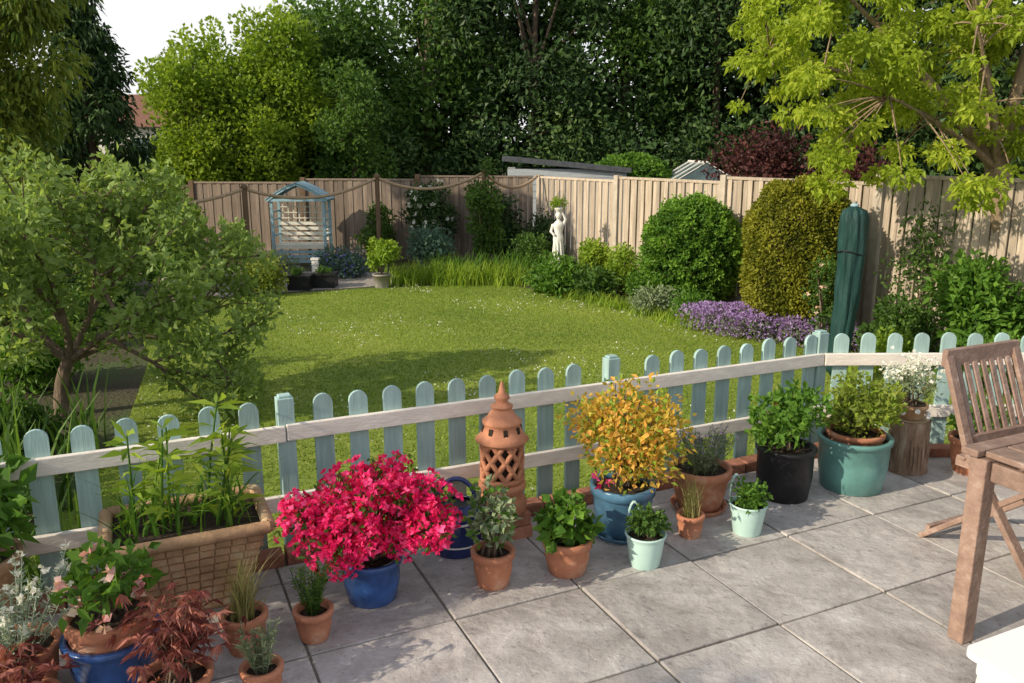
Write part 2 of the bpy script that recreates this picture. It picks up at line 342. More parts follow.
# ------------------------------------------------------------------ picket fence
mb = MB()
def picket(O, U, W, top=.765, w=.090):
    r=w/2; n=9
    pts=[(-r,LZ-.02),(r,LZ-.02)]+[(r*math.cos(a),top-r+r*math.sin(a)*1.0) for a in np.linspace(0,math.pi,n)]
    mb.prism(pts,O,U,np.array([0,0,1.]),W,.02,'sage')
Fp = lambda X: np.array([X,4.222+.4664*X,0])
postsX=[-2.75,-1.07,.563]
corner = Fp(1.978)
s = .09
while s < 7.6:
    O = corner - A*s
    if all(abs(O[0]-px)>.09 for px in postsX):
        t_=rng.normal()*.006; picket(O+Zv*(rng.normal()*.005), A+Zv*t_, B, w=.090+rng.normal()*.0012)
    s += .172
for px in postsX+[1.978]:
    c = Fp(px); mb.box(c+B*.012+Zv*.225,(.078,.07,1.09),'sage',A,B,Zv)
    mb.box(c+B*.012+Zv*.776,(.058,.05,.014),'sage',A,B,Zv)
for z,h in ((.602,.078),(.255,.078)):
    cuts=[0,1.56,3.37,5.2,7.6]
    for a,b in zip(cuts[:-1],cuts[1:]):
        p=corner-A*(a+.003)-B*.026+Zv*z; q=corner-A*(b-.003)-B*.026+Zv*(z+rng.normal()*.004)
        mb.beam(p,q,.03,h,'cream')
X2=np.array([1,.012,0]); X2/=np.linalg.norm(X2); Y2=np.array([-.012,1,0])
s=.13
while s<4.2:
    picket(corner+X2*s+Zv*rng.normal()*.004, X2, Y2); s+=.172
for z,h in ((.602,.078),(.255,.078)):
    mb.beam(corner+X2*.02-Y2*.028+Zv*z, corner+X2*4.2-Y2*.028+Zv*z,.03,h,'cream')
mb.build('picket_fence',corner,bevel=.004)

# ------------------------------------------------------------------ boundary fences
mb = MB()
C0=np.array([.56,16.8,0]); Fd=np.array([.485,-.8746,0]); Fn=np.array([-.8746,-.485,0]); PL=2.62
tops=[1.40,1.46,1.53,1.62,1.66,1.7]
for n in range(0,5):
    t=tops[n]; p0=C0+Fd*PL*n
    mb.box(p0+Zv*((t+.03+LZ)/2),(.11,.11,t+.03-LZ),'conc',Fd,Fn,Zv)
    x=.07
    while x<PL-.08:
        w=.1; off=.016 if int(round(x/.1))%2 else 0
        mb.box(p0+Fd*(x+w/2)+Fn*off+Zv*((t-.03+LZ+.1)/2+rng.normal()*.003),(w*.88,.02,t-.13-LZ),'pale_fence',Fd+Fn*.08,Fn,Zv)
        x+=.1
    mb.box(p0+Fd*PL/2+Zv*(t-.01),(PL-.13,.07,.04),'pale_fence',Fd,Fn,Zv)
    mb.box(p0+Fd*PL/2+Zv*(LZ+.07),(PL-.13,.05,.14),'conc',Fd,Fn,Zv)
mb.build('panel_fence',C0)
mb = MB()
Bd=np.array([-1,.10,0]); Bd/=np.linalg.norm(Bd); Bn=np.array([-.1,-1,0])/1.005
for n in range(0,5):
    p0=C0+Bd*(.08+n*2.4); t=1.38-.07*n
    mb.box(p0+Bd*2.4+Zv*((t+LZ)/2+.03),(.1,.1,t-LZ+.06),'post',Bd,Bn,Zv)
    for k in range(23):
        x=.06+k*.1
        mb.box(p0+Bd*(x+.05)+Bn*(.012*(k%2))+Zv*((t+LZ)/2+rng.normal()*.004),(.095,.02,t-LZ),'dark_fence',Bd,Bn,Zv)
    mb.box(p0+Bd*1.2+Zv*(t+.02)+Bn*.005,(2.28,.06,.035),'dark_fence',Bd,Bn,Zv)
mb.build('board_fence',C0)

# ------------------------------------------------------------------ rope pergola
def post_obj(mb,x,y,t): mb.tube([(x,y,LZ-.05),(x,y,t*.5),(x,y,t)],.045,'post',8); mb.ball((x,y,t+.02),.06,'post')
mb=MB(); pp=[(-4.5,14.1,1.28),(-2.48,15.45,1.42),(-.51,15.45,1.52),(.5,16.6,1.42)]
for p in pp[:3]: post_obj(mb,*p)
ex=[(-6.6,12.6,1.35)]+pp
for a,b in zip(ex[:-1],ex[1:]):
    a=np.array(a);b=np.array(b); t=np.linspace(0,1,14)[:,None]; pts=a*(1-t)+b*t; pts[:,2]-=(.28*4*t*(1-t))[:,0]*.9
    mb.tube(pts,.028,'rope',7)
post_obj(mb,-6.6,12.6,1.35)
mb.build('rope_pergola',(-2.48,15.45,0))

# ------------------------------------------------------------------ arbour seat
mb=MB(); ax,ay=-4.12,16.3; w=.50; d=.26
for sx in(-1,1):
    for sy in(-1,1): mb.box((ax+sx*w,ay+sy*d,(1.0+LZ)/2),(.05,.05,1.0-LZ),'arbblue')
    mb.beam((ax+sx*w,ay-d,.98),(ax+sx*w,ay+d,.98),.06,.05,'arbblue')
    for z in (.45,.6,.75): mb.beam((ax+sx*w,ay-d,z),(ax+sx*w,ay+d,z),.02,.03,'arbblue')
    mb.box((ax+sx*(w-.01),ay-.02,.30),(.07,.5,.035),'arbblue')
for sy in(-1,1):
    y=ay+sy*(d+.03)
    for sx in(-1,1):
        pts=bez((ax+sx*(w+.08),y,.96),(ax,y,1.27),(ax+sx*w*.5,y,1.2),8)
        for a,b in zip(pts[:-1],pts[1:]): mb.beam(a,b,.04,.06,'arbblue',up=(0,1,0))
    mb.box((ax,y,.98),(2*w+.1,.035,.05),'arbblue')
for sx in(-1,1):
    pts=bez((ax+sx*(w+.10),ay,.99),(ax,ay,1.31),(ax+sx*w*.5,ay,1.235),7)
    for a,b in zip(pts[:-1],pts[1:]):
        a=np.array(a);b=np.array(b); mb.box((a+b)/2,(np.linalg.norm(b-a)*1.02,2*d+.14,.016),'arbblue',b-a,(0,1,0),np.cross(unit(b-a),(0,1,0)))
for i in range(9): mb.box((ax-w+.07+i*(2*w-.14)/8,ay+d,.75),(.018,.014,.42),'seatwood')
for i in range(4): mb.box((ax,ay+d-.015,.60+i*.11),(2*w-.06,.012,.018),'seatwood')
for i in range(5): mb.box((ax,ay-.2+i*.095,.12),(2*w-.06,.08,.022),'seatwood')
mb.box((ax,ay-.245,.085),(2*w-.06,.025,.08),'seatwood')
for z in(.20,.30,.40,.50): mb.box((ax,ay+d-.06,z),(2*w-.06,.02,.062),'seatwood')
for z in(-.2,-.11,-.02): mb.box((ax,ay-.235,z),(2*w-.06,.018,.065),'arbblue')
mb.build('arbour_bench',(ax,ay,LZ))

# ------------------------------------------------------------------ statue
mb=MB(); sx_,sy_=.80,14.3
mb.box((sx_,sy_,LZ+.15),(.3,.3,.30),'stone'); mb.box((sx_,sy_,LZ+.32),(.35,.35,.04),'stone')
z0=.045; q=.84
P_=[(.12,0),(.125,.04),(.09,.1),(.085,.3),(.105,.42),(.10,.5),(.075,.58),(.10,.68),(.11,.74),(.07,.79),(.035,.82),(.035,.86)]
mb.lathe([(r_*.85,z0+z_*q) for r_,z_ in P_],(sx_,sy_,0),'stone',20,wob=.05)
mb.ball((sx_,sy_-.01,z0+.92*q),(.05,.056,.066),'stone'); mb.ball((sx_,sy_+.025,z0+.93*q),(.056,.05,.06),'stone')
mb.tube([(sx_-.09,sy_,z0+.74*q),(sx_-.13,sy_-.03,z0+.6*q),(sx_-.07,sy_-.09,z0+.52*q)],[.03,.026,.02],'stone',8)
mb.tube([(sx_+.09,sy_,z0+.74*q),(sx_+.12,sy_-.02,z0+.85*q),(sx_+.05,sy_,z0+1.0*q)],[.03,.026,.02],'stone',8)
for k in range(10):
    a=k*math.pi/5; mb.tube([(sx_+.064*math.cos(a),sy_+.064*math.sin(a),z0+.55*q),(sx_+.08*math.cos(a+.2),sy_+.08*math.sin(a+.2),z0+.3*q),(sx_+.1*math.cos(a+.3),sy_+.1*math.sin(a+.3),z0+.03)],[.010,.016,.02],'stone',6)
mb.lathe([(.04,z0+.99*q),(.075,z0+1.05*q),(.085,z0+1.08*q),(.07,z0+1.07*q)],(sx_,sy_,0),'stone')
mb.foliage(ell((sx_,sy_,z0+1.15*q),(.11,.1,.09),8,.06),220,.06,.025,'l_lime')
mb.build('garden_statue',(sx_,sy_,LZ))

# ------------------------------------------------------------------ covered rotary dryer
mb=MB(); rx,ry=3.13,7.7
prof=[(.03,LZ),(.03,LZ+.10),(.085,LZ+.11),(.10,LZ+.3),(.092,.15),(.10,.5),(.108,.8),(.118,1.1),(.115,1.30),(.098,1.37),(.03,1.40)]
th=np.linspace(0,2*math.pi,72,endpoint=False); V=[]
pz=np.array([p[1] for p in prof]); pr=np.array([p[0] for p in prof])
for z_ in np.linspace(LZ,1.40,50):
    r_=np.interp(z_,pz,pr)*(1+.07*np.abs(np.sin(th*2.5+z_*1.2))+.06*np.sin(th*9-z_*2+1)+.035*np.sin(z_*17+th*3)+.03*np.sin(th*14+z_*5)); V.append(np.stack([rx+.04*math.sin(z_*1.7)+r_*np.cos(th),ry+r_*np.sin(th),np.full(72,z_)],1))
mb.add(np.concatenate(V),[[i*72+j,i*72+(j+1)%72,(i+1)*72+(j+1)%72,(i+1)*72+j] for i in range(49) for j in range(72)],'cover',True)
mb.tube([(rx,ry,LZ-.02),(rx,ry,1.2),(rx+.03,ry,1.45)],.02,'greystone',8)
mb.ball((rx+.03,ry,1.41),(.04,.04,.02),'arbblue')
mb.tube([(rx+.1*math.cos(a)*1.3+.035,ry+.1*math.sin(a)*1.3,.98+.02*math.sin(2*a)) for a in np.linspace(0,6.28,20)],.006,'black',5)
mb.build('covered_rotary_airer',(rx,ry,LZ))

# ------------------------------------------------------------------ buildings behind
mb=MB()
cx,cy=1.25,20.2
mb.box((cx,cy,.55),(2.7,2.2,1.9),'shedwall')
mb.box((cx-.02,cy,1.60),(2.9,2.4,.10),'shedroof',(1,0,-.09),(0,1,0),(.09,0,1)); mb.box((cx-.02,cy-1.215,1.60),(2.92,.03,.11),'shedroof',(1,0,-.09),(0,1,0),(.09,0,1))
for i in range(4): mb.box((cx,cy-1.106,.92+i*.15),(2.66,.014,.13),'shedwall')
mb.build('garden_shed',(cx,cy,LZ))
mb=MB(); gx,gy=4.5,20.5
mb.box((gx,gy,.45),(1.5,2.0,1.5),'glass')
for sx in(-1,1):
    U_=(1,0,-sx*.6); W_=(sx*.6,0,1)
    mb.box((gx+sx*.38,gy,1.40),(.9,2.0,.02),'glass',U_,(0,1,0),W_)
    for k in range(4): mb.box((gx+sx*.38,gy-1.0+k*.66,1.42),(.9,.02,.02),'stone',U_,(0,1,0),W_)
    mb.box((gx+sx*.77,gy,1.2),(.04,2.04,.05),'stone')
mb.box((gx,gy,1.65),(.05,2.04,.04),'stone'); mb.box((gx,gy-1.01,1.2),(1.52,.03,.04),'stone')
mb.add([[gx-.75,gy-1.0,1.2],[gx+.75,gy-1.0,1.2],[gx,gy-1.0,1.64]],[[0,1,2]],'glass')
mb.build('greenhouse',(gx,gy,LZ))
mb=MB(); hx,hy=-15.6,36
mb.box((hx,hy,1.3),(6,6,3.2),'plaster'); V=[(hx-3.3,hy-3.3,2.8),(hx+3.3,hy-3.3,2.8),(hx+3.3,hy+3.3,2.8),(hx-3.3,hy+3.3,2.8),(hx-3.3,hy,4.2),(hx+3.3,hy,4.2)]
mb.add(V,[[0,1,5,4],[2,3,4,5]],'tile'); mb.add(V,[[1,2,5],[3,0,4]],'plaster'); mb.add(V,[[0,3,2,1]],'plaster')
for sx in(-1.4,1.4): 
    mb.box((hx+sx,hy-3.02,1.9),(1.1,.06,1.0),'glass'); mb.box((hx+sx,hy-3.04,1.35),(1.25,.12,.08),'stone')
mb.build('distant_house',(hx,hy,LZ))

# ------------------------------------------------------------------ trees
def limbs(mb, base, cl, r0, mat, nl=14, fork=.4):
    base=np.asarray(base,float); c=np.mean(cl[:,:3],0); top=np.array([c[0],c[1],np.max(cl[:,2])*.9])
    mb.tube(bez(base,top,(base+top)/2+rng.normal(size=3)*.1,8),np.linspace(r0,r0*.15,8),mat,8)
    for i in rng.choice(len(cl),min(nl,len(cl)),replace=False):
        q=cl[i,:3]; t=fork+.4*rng.random(); t=min(t,max(.15,(q[2]-base[2])/(top[2]-base[2])*.8)); s_=base+(top-base)*t
        mb.tube(bez(s_,q,(s_+q)/2+Zv*.1*np.linalg.norm(q-s_),6),np.linspace(r0*.35,r0*.06,6),mat,5)
def tree(name, base, c, Rr, K, r, n, L, W, leaf, bark='bark', r0=.15, **kw):
    mb=MB(); cl=ell(c,Rr,K,r); limbs(mb,base,cl,r0,bark); mb.foliage(cl,n,L,W,leaf,**kw); return mb.build(name,base)
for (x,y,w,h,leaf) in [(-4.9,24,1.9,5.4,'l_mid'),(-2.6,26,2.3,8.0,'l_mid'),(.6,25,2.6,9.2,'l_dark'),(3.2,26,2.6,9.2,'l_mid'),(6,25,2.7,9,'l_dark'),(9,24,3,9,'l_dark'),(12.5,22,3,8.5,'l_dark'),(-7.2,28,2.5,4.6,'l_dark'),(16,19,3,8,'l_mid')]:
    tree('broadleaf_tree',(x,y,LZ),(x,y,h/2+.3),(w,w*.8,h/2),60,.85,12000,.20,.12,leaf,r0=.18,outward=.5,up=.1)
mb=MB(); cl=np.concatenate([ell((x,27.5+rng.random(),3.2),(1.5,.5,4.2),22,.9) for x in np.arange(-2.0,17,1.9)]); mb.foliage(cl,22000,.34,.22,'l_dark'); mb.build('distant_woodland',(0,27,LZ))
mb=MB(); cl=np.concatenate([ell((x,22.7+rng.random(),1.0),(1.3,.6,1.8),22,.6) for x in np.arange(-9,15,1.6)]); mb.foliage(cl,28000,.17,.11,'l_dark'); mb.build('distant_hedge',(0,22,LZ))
tree('field_maple_tree',(-8.1,21.5,LZ),(-7.9,21.5,2.6),(1.1,1.2,2.6),60,.5,16000,.13,.085,'l_bright',r0=.12,up=.5)
tree('field_maple_tree',(-5.9,21.8,LZ),(-6.1,21.8,2.55),(1.35,1.2,2.75),70,.5,18000,.13,.085,'l_bright',r0=.12,up=.5)
tree('hazel_tree',(-4.0,21.0,LZ),(-4.0,21.0,1.7),(1.0,1.,2.2),40,.45,7000,.12,.08,'l_mid',r0=.1,up=.4)
def conifer(name,x,y,h,w,n,leaf,L=.16):
    mb=MB(); mb.tube([(x,y,LZ),(x,y,h*.5),(x,y,h)],[.18,.1,.02],'bark',8); cl=[]
    for i in range(int(h*16)):
        z=.3+(h-.3)*rng.random(); r=w*(1-z/h)**.75+.12; a=rng.random()*6.28; rr=r*(.5+.5*rng.random())
        cl.append([x+rr*math.cos(a),y+rr*math.sin(a),z,.32+.1*r])
        mb.tube([(x,y,z+.1),(x+rr*math.cos(a),y+rr*math.sin(a),z-.05)],[.03,.01],'bark',4)
    mb.foliage(cl,n,L,L*.35,leaf,up=-.5,rand=.45,droop=.3,flat=.8); mb.build(name,(x,y,LZ))
conifer('conifer_tree',-9.0,18.2,5.0,1.15,14000,'l_dark')
conifer('conifer_tree',-13.6,21.5,7.0,2.2,12000,'l_mid')
mb=MB(); cl=np.concatenate([ell((-7.8,12.6,4.3),(1.5,1.4,1.7),45,.40),ell((-8.3,12.8,2.2),(1.3,1.3,1.3),25,.45)]); limbs(mb,(-8.2,12.8,LZ),cl,.2,'bark',20)
mb.foliage(cl,24000,.12,.055,'l_conif',up=-.5,rand=.7,droop=.4); mb.foliage(cl,4000,.12,.045,'l_mid',up=-.8,rand=.4,droop=.4); mb.build('weeping_cypress_tree',(-8.2,12.8,LZ))
mb=MB(); cl=np.concatenate([ell((-7.4+.1*k,5.5+k*1.5,.2),(.6,1.0,.7),16,.34) for k in range(6)]); mb.foliage(cl,24000,.085,.05,'l_mid'); mb.build('boundary_hedge',(-7,9,LZ))
# unseen tree added off left, thin crown shaped to streak the terrace with shade
mb=MB(); bb=(-6.9,-1.5,LZ)
cl=np.array([[-6.9+rng.normal()*.5,-1.5+rng.uniform(-2.0,2.0),rng.uniform(3.2,5.0),.16+.10*rng.random()] for _ in range(26)])
limbs(mb,bb,cl,.09,'barklit',26,fork=.3); mb.foliage(cl,1700,.10,.07,'l_bright'); mb.build('added_shade_tree',bb)

# golden tree at right
mb=MB()
base=(5.35,8.75,LZ)
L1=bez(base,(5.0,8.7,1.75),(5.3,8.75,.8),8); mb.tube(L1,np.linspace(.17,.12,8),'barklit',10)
main=[]
for q,mid,r in [((3.0,8.4,3.5),(4.2,8.6,2.6),.08),((4.3,8.9,4.4),(4.75,8.8,3),.09),((5.3,8.5,4.6),(5.1,8.6,3),.08),((3.6,8.2,2.4),(4.4,8.4,2.1),.04),((2.6,8.8,2.9),(3.9,8.8,2.6),.04),((6.3,8.8,3.8),(5.6,8.8,2.6),.07),((4.2,7.9,3.0),(4.7,8.3,2.2),.05)]:
    b=bez((5.0,8.7,1.72),q,mid,10); mb.tube(b,np.linspace(r,.012,10),'barklit',7); main.append(b)
cl=[]
for X,Z in [(2.85,3.25),(2.55,3.1),(3.4,3.0),(4.0,3.1),(4.6,2.9),(5.1,3.1),(3.35,2.35),(2.85,2.5),(2.5,2.7),(3.9,2.45),(3.6,1.95),(4.3,1.95),(4.95,2.3),(3.1,3.6),(3.8,3.7),(4.5,3.6),(5.3,3.6),(5.8,3.0),(5.9,3.9),(4.2,4.3),(5.1,4.4),(3.3,4.1),(5.6,2.2),(4.5,2.5),(3.1,2.05),(2.6,3.7),(3.8,2.8),(4.6,3.2),(3.3,2.7)]:
    for k in range(7):
        cl.append([X+rng.normal()*.25,8.5+rng.normal()*.5,Z+rng.normal()*.18,.08+.15*rng.random()])
cl=np.array(cl); al=np.concatenate(main)
for c in cl:
    j=np.argmin(np.linalg.norm(al-c[:3],axis=1)); mb.tube(bez(al[j],c[:3],(al[j]+c[:3])/2+Zv*.08,5),np.linspace(.012,.003,5),'barklit',4)
mb.foliage(cl,28000,.068,.038,'l_gold',up=-.05,rand=.9,droop=.3,flat=.7,hollow=2.6)
mb.build('golden_robinia_tree',base)

# apple tree left
mb=MB(); base=(-3.85,6.75,LZ); tips=[]
def grow(p,d,l,r,dep):
    q=p+d*l; mb.tube(bez(p,q,(p+q)/2+rng.normal(size=3)*.05*l,5),np.linspace(r,r*.6,5),'bark',6 if dep>1 else 4)
    if dep==0: tips.append(np.append(q,.13)); return
    for k in range(3):
        nd=unit(d+rng.normal(size=3)*.55+np.array([0,0,.22])); grow(p+(q-p)*(.55+.45*rng.random()) if k else q,nd,l*(.70+.17*rng.random()),r*.6,dep-1)
    tips.append(np.append(q,.14)); tips.append(np.append((p+q)/2,.10))
p0=np.array(base); mb.tube(bez(p0,p0+[.12,0,.5],p0+[.0,0,.3],5),[.065,.06,.055,.05,.048],'bark',8)
for d in [(.9,-.3,.55),(-.7,.1,.8),(.3,.5,.9),(.2,-.5,.95),(-.5,-.6,.6),(1.,.3,.35)]:
    grow(p0+np.array([.12,0,.48]),unit(d),.70,.035,3)
cl=np.array(tips); cl=cl[(cl[:,2]<2.15)&(cl[:,0]<-2.15)]
mb.foliage(cl,15000,.072,.043,'l_apple',up=.3,rand=.9)
mb.build('apple_tree',base)

# ------------------------------------------------------------------ shrubs
def shrub(name,x,y,w,zb,zt,n,L,W,leaf,K=22,d=None,stems=6,fl=None,**kw):
    mb=MB(); d=d or w; r=w*.24
    cl=ell((x,y,(zb+zt)/2),(w/2-r*.5,d/2-r*.5,(zt-zb)/2-r*.4),K,r,zmin=zb+r*.4)
    for i in range(stems):
        q=cl[rng.integers(len(cl)),:3]; mb.tube(bez((x+rng.normal()*.04,y+rng.normal()*.04,zb-.02),q,((x+q[0])/2,(y+q[1])/2,(zb+q[2])/2+.1),5),np.linspace(.015,.005,5),'bark',4)
    mb.foliage(cl,n,L,W,leaf,**kw)
    if fl:
        fm,fn,fs=fl; idx=rng.integers(len(cl),size=fn); u=unit(rng.normal(size=(fn,3))+np.array([0,-.7,.3])); mb.flowers(cl[idx,:3]+u*cl[idx,3:4]*.98,fs,fm,nrm=u)
    return mb.build(name,(x,y,zb))
def topiary(name,x,y,rx,ry,zb,zt,n,L,leaf,pw=2.6,rag=.0):
    mb=MB(); cz=(zb+zt)/2; rz=(zt-zb)/2
    u=unit(rng.normal(size=(n,3))); k=(np.abs(u[:,0])**pw+np.abs(u[:,1])**pw+np.abs(u[:,2])**pw)**(-1/pw)
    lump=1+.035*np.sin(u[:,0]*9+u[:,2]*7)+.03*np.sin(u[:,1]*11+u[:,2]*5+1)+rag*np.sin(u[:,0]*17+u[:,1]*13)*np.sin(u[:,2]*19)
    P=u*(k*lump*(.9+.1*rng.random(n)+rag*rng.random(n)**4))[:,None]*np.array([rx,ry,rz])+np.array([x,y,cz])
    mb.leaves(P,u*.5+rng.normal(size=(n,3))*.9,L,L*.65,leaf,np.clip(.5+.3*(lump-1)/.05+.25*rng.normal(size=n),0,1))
    mb.ball((x,y,cz),(rx*.86,ry*.86,rz*.86),'soil_and_shade',24,16)  # dark core behind the leaves, inner shade put into its colour
    mb.tube([(x,y,LZ),(x,y,zb+.3)],.06,'bark'); mb.build(name,(x,y,LZ))
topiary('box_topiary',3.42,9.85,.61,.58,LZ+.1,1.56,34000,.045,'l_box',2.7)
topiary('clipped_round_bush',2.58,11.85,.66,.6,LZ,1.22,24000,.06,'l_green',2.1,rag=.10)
topiary('domed_hedge',3.0,21.2,1.0,.9,.6,1.80,9000,.1,'l_green',2.2)
S=shrub
S('climbing_rose',3.5,9.0,.5,LZ,.95,1000,.05,.035,'l_mid',K=16,fl=('f_peach',16,.035))
S('teal_shrub',-1.5,15,.8,LZ,.62,3200,.07,.04,'l_blue')
S('climbing_honeysuckle',-.5,15.3,.7,LZ,1.8,3000,.08,.05,'l_mid',K=30)
S('viburnum_shrub',-1.6,16.5,1.0,.2,1.25,3500,.08,.05,'l_dark',fl=('f_white',60,.06))
S('viburnum_shrub',-2.7,16.6,.7,LZ,.9,2200,.08,.05,'l_mid')
S('viburnum_shrub',-.2,16.2,1.0,LZ,1.0,3200,.08,.05,'l_dark')
S('green_shrub',.35,14.7,.75,LZ,.5,2600,.06,.04,'l_mid')
S('green_shrub',.55,15.8,.8,LZ,.7,2200,.07,.04,'l_dark')
S('hellebore_plant',.75,12.95,1.0,LZ,.15,3200,.10,.045,'l_green')
S('hellebore_plant',1.25,12.6,.7,LZ,.1,2000,.10,.04,'l_mid')
S('spiraea_shrub',1.75,12.9,.7,LZ,.52,2200,.06,.04,'l_lime')
S('spiraea_shrub',2.0,12.0,.6,LZ,.25,2000,.05,.035,'l_green')
S('hydrangea_shrub',1.35,14.0,.7,LZ,.4,2000,.08,.05,'l_lime')
S('low_perennial',1.95,11.3,.7,LZ,0.0,1800,.06,.03,'l_grey')
S('low_perennial',2.4,10.9,.6,LZ,0.05,1600,.06,.03,'l_green')
S('olive_shrub',-3.85,12.85,.75,LZ,.2,2600,.06,.035,'l_conif')
S('blue_cranesbill',-3.1,14.7,1.1,LZ,.05,3000,.06,.04,'l_blue',d=.8,fl=('f_blue',160,.03))
S('blue_cranesbill',-4.4,14.9,.9,LZ,-.05,2000,.06,.04,'l_grey',d=.8,fl=('f_purple',120,.03))
S('lilac_shrub',-5.6,13.2,1.5,LZ,1.1,7500,.08,.05,'l_green',K=34)
S('lilac_shrub',-6.2,14.8,1.4,LZ,1.5,6500,.08,.05,'l_bright',K=30)
S('lilac_shrub',-5.5,11.0,.9,LZ,.4,3200,.06,.04,'l_mid')
S('peony_shrub',-5.1,9.4,.9,LZ,.3,2600,.08,.04,'l_mid')
S('peony_shrub',-4.5,7.6,.9,LZ,.25,2600,.08,.04,'l_green')
S('peony_shrub',-3.6,5.6,.8,LZ,.15,2600,.07,.035,'l_mid')
S('peony_shrub',-3.05,4.4,.6,LZ,.15,1600,.06,.03,'l_green',fl=('f_red',6,.03))
S('fence_rose',4.65,9.2,.9,LZ,1.35,1300,.05,.035,'l_mid',K=18,d=.4)
S('broad_leaf_shrub',4.85,8.3,1.1,LZ,.85,4500,.10,.05,'l_green',K=28)
S('broad_leaf_shrub',5.7,7.7,1.1,LZ,.95,4200,.10,.05,'l_bright',K=28)
S('broad_leaf_shrub',4.15,8.7,.8,LZ,.35,2200,.07,.04,'l_mid')
S('geranium_clump',4.5,7.6,.8,LZ,.15,2600,.07,.045,'l_green')
S('geranium_clump',5.3,6.9,.8,LZ,.15,2600,.07,.045,'l_lime')
S('geranium_clump',3.9,8.2,.6,LZ,.1,1600,.06,.04,'l_lime')
S('smoke_bush',4.3,14.8,1.7,1.0,2.35,2600,.09,.06,'l_purple',K=34,stems=26)
S('smoke_bush',5.5,13.8,1.4,.8,2.1,2600,.09,.06,'l_purple',K=24)
mb=MB(); bx,by=-2.15,13.5
mb.lathe([(.11,LZ),(.14,LZ+.2),(.15,LZ+.2),(.15,LZ+.23),(.13,LZ+.22)],(bx,by,0),'greystone'); mb.disc((bx,by,LZ+.21),.13,'soil_and_shade')
mb.tube([(bx,by,LZ+.2),(bx+.02,by,.15),(bx,by,.3)],[.02,.015,.01],'bark'); mb.foliage(ell((bx,by,.28),(.22,.22,.26),16,.11),1500,.07,.04,'l_lime'); mb.build('potted_shrub',(bx,by,LZ))
mb=MB(); mb.lathe([(.16,LZ),(.22,LZ+.3),(.24,LZ+.3),(.24,LZ+.34),(.21,LZ+.33)],(-5.0,12.3,0),'greystone'); mb.disc((-5.0,12.3,LZ+.31),.2,'soil_and_shade'); mb.foliage(ell((-5.0,12.3,.2),(.25,.25,.2),10,.12),900,.06,.04,'l_green'); mb.build('stone_planter',(-5,12.3,LZ))
for x,y in((-3.45,13.35),(-3.1,13.6)):
    mb=MB()
    mb.box((x,y,LZ+.11),(.36,.3,.22),'black'); mb.box((x,y,LZ+.22),(.4,.34,.04),'black'); mb.foliage(ell((x,y,LZ+.27),(.14,.12,.05),6,.06),300,.04,.03,'l_mid'); mb.build('black_trough',(x,y,LZ))
mb=MB(); mb.box((-3.35,14.0,LZ+.2),(.1,.1,.4),'stone'); mb.box((-3.35,14.0,LZ+.41),(.13,.13,.03),'stone'); mb.build('stone_marker_post',(-3.35,14,LZ))
def clump(name,pts,H,lean,W,n,leaf,spread,seg=3,fl=None):
    mb=MB(); P=[]
    for c in pts: P.append(np.asarray(c)+rng.normal(size=(n,3))*np.array([spread,spread,0]))
    P=np.concatenate(P); mb.blades(P,H,lean,W,leaf,seg)
    return mb.build(name,np.asarray(pts[0]))
clump('tall_grass',[(x,13.75+.2*rng.random(),LZ) for x in np.arange(-1.9,0.1,.22)],.36,.2,.018,140,'l_lime',.15)
clump('daylily_clump',[(x,14.3,LZ) for x in np.arange(-1.2,1,.3)],.45,.25,.03,90,'l_green',.12)
clump('lawn_edge_grass',[(x,y,LZ) for x,y in [(1.0,12.5),(1.3,12.1),(1.6,11.7),(1.9,11.2),(2.2,10.8),(2.35,10.4)]],.16,.12,.014,220,'l_lime',.14)
clump('iris_leaves',[(-3.3,5.0,LZ),(-3.55,5.4,LZ),(-3.0,4.8,LZ),(-3.9,5.2,LZ),(-3.1,5.6,LZ),(-4.2,5.7,LZ)],.65,.25,.035,34,'l_mid',.1)
clump('iris_leaves',[(-2.6,3.6,LZ),(-2.9,3.9,LZ),(-3.3,4.2,LZ),(-2.3,3.9,LZ)],.5,.25,.03,36,'l_mid',.1)
clump('iris_leaves',[(5.0,7.3,LZ),(5.6,6.7,LZ),(6.0,6.9,LZ)],.6,.3,.03,70,'l_green',.12)
mb=MB(); pts=[]
for k in range(60):
    t=rng.random(); pts.append([2.35+1.35*t+rng.normal()*.06,10.25-1.05*t+rng.normal()*.16,LZ+.10+.10*rng.random(),.12+.06*rng.random()])
pts=np.array(pts); mb.foliage(pts,4500,.05,.02,'l_grey'); nf=8500; idx=rng.integers(len(pts),size=nf); u=unit(rng.normal(size=(nf,3))+np.array([0,-.4,.9]))
mb.leaves(pts[idx,:3]+u*pts[idx,3:4]*1.08,u+rng.normal(size=u.shape)*.5,.035,.025,'f_purple',rng.random(nf)); mb.build('lavender_drift',(3,9.7,LZ))

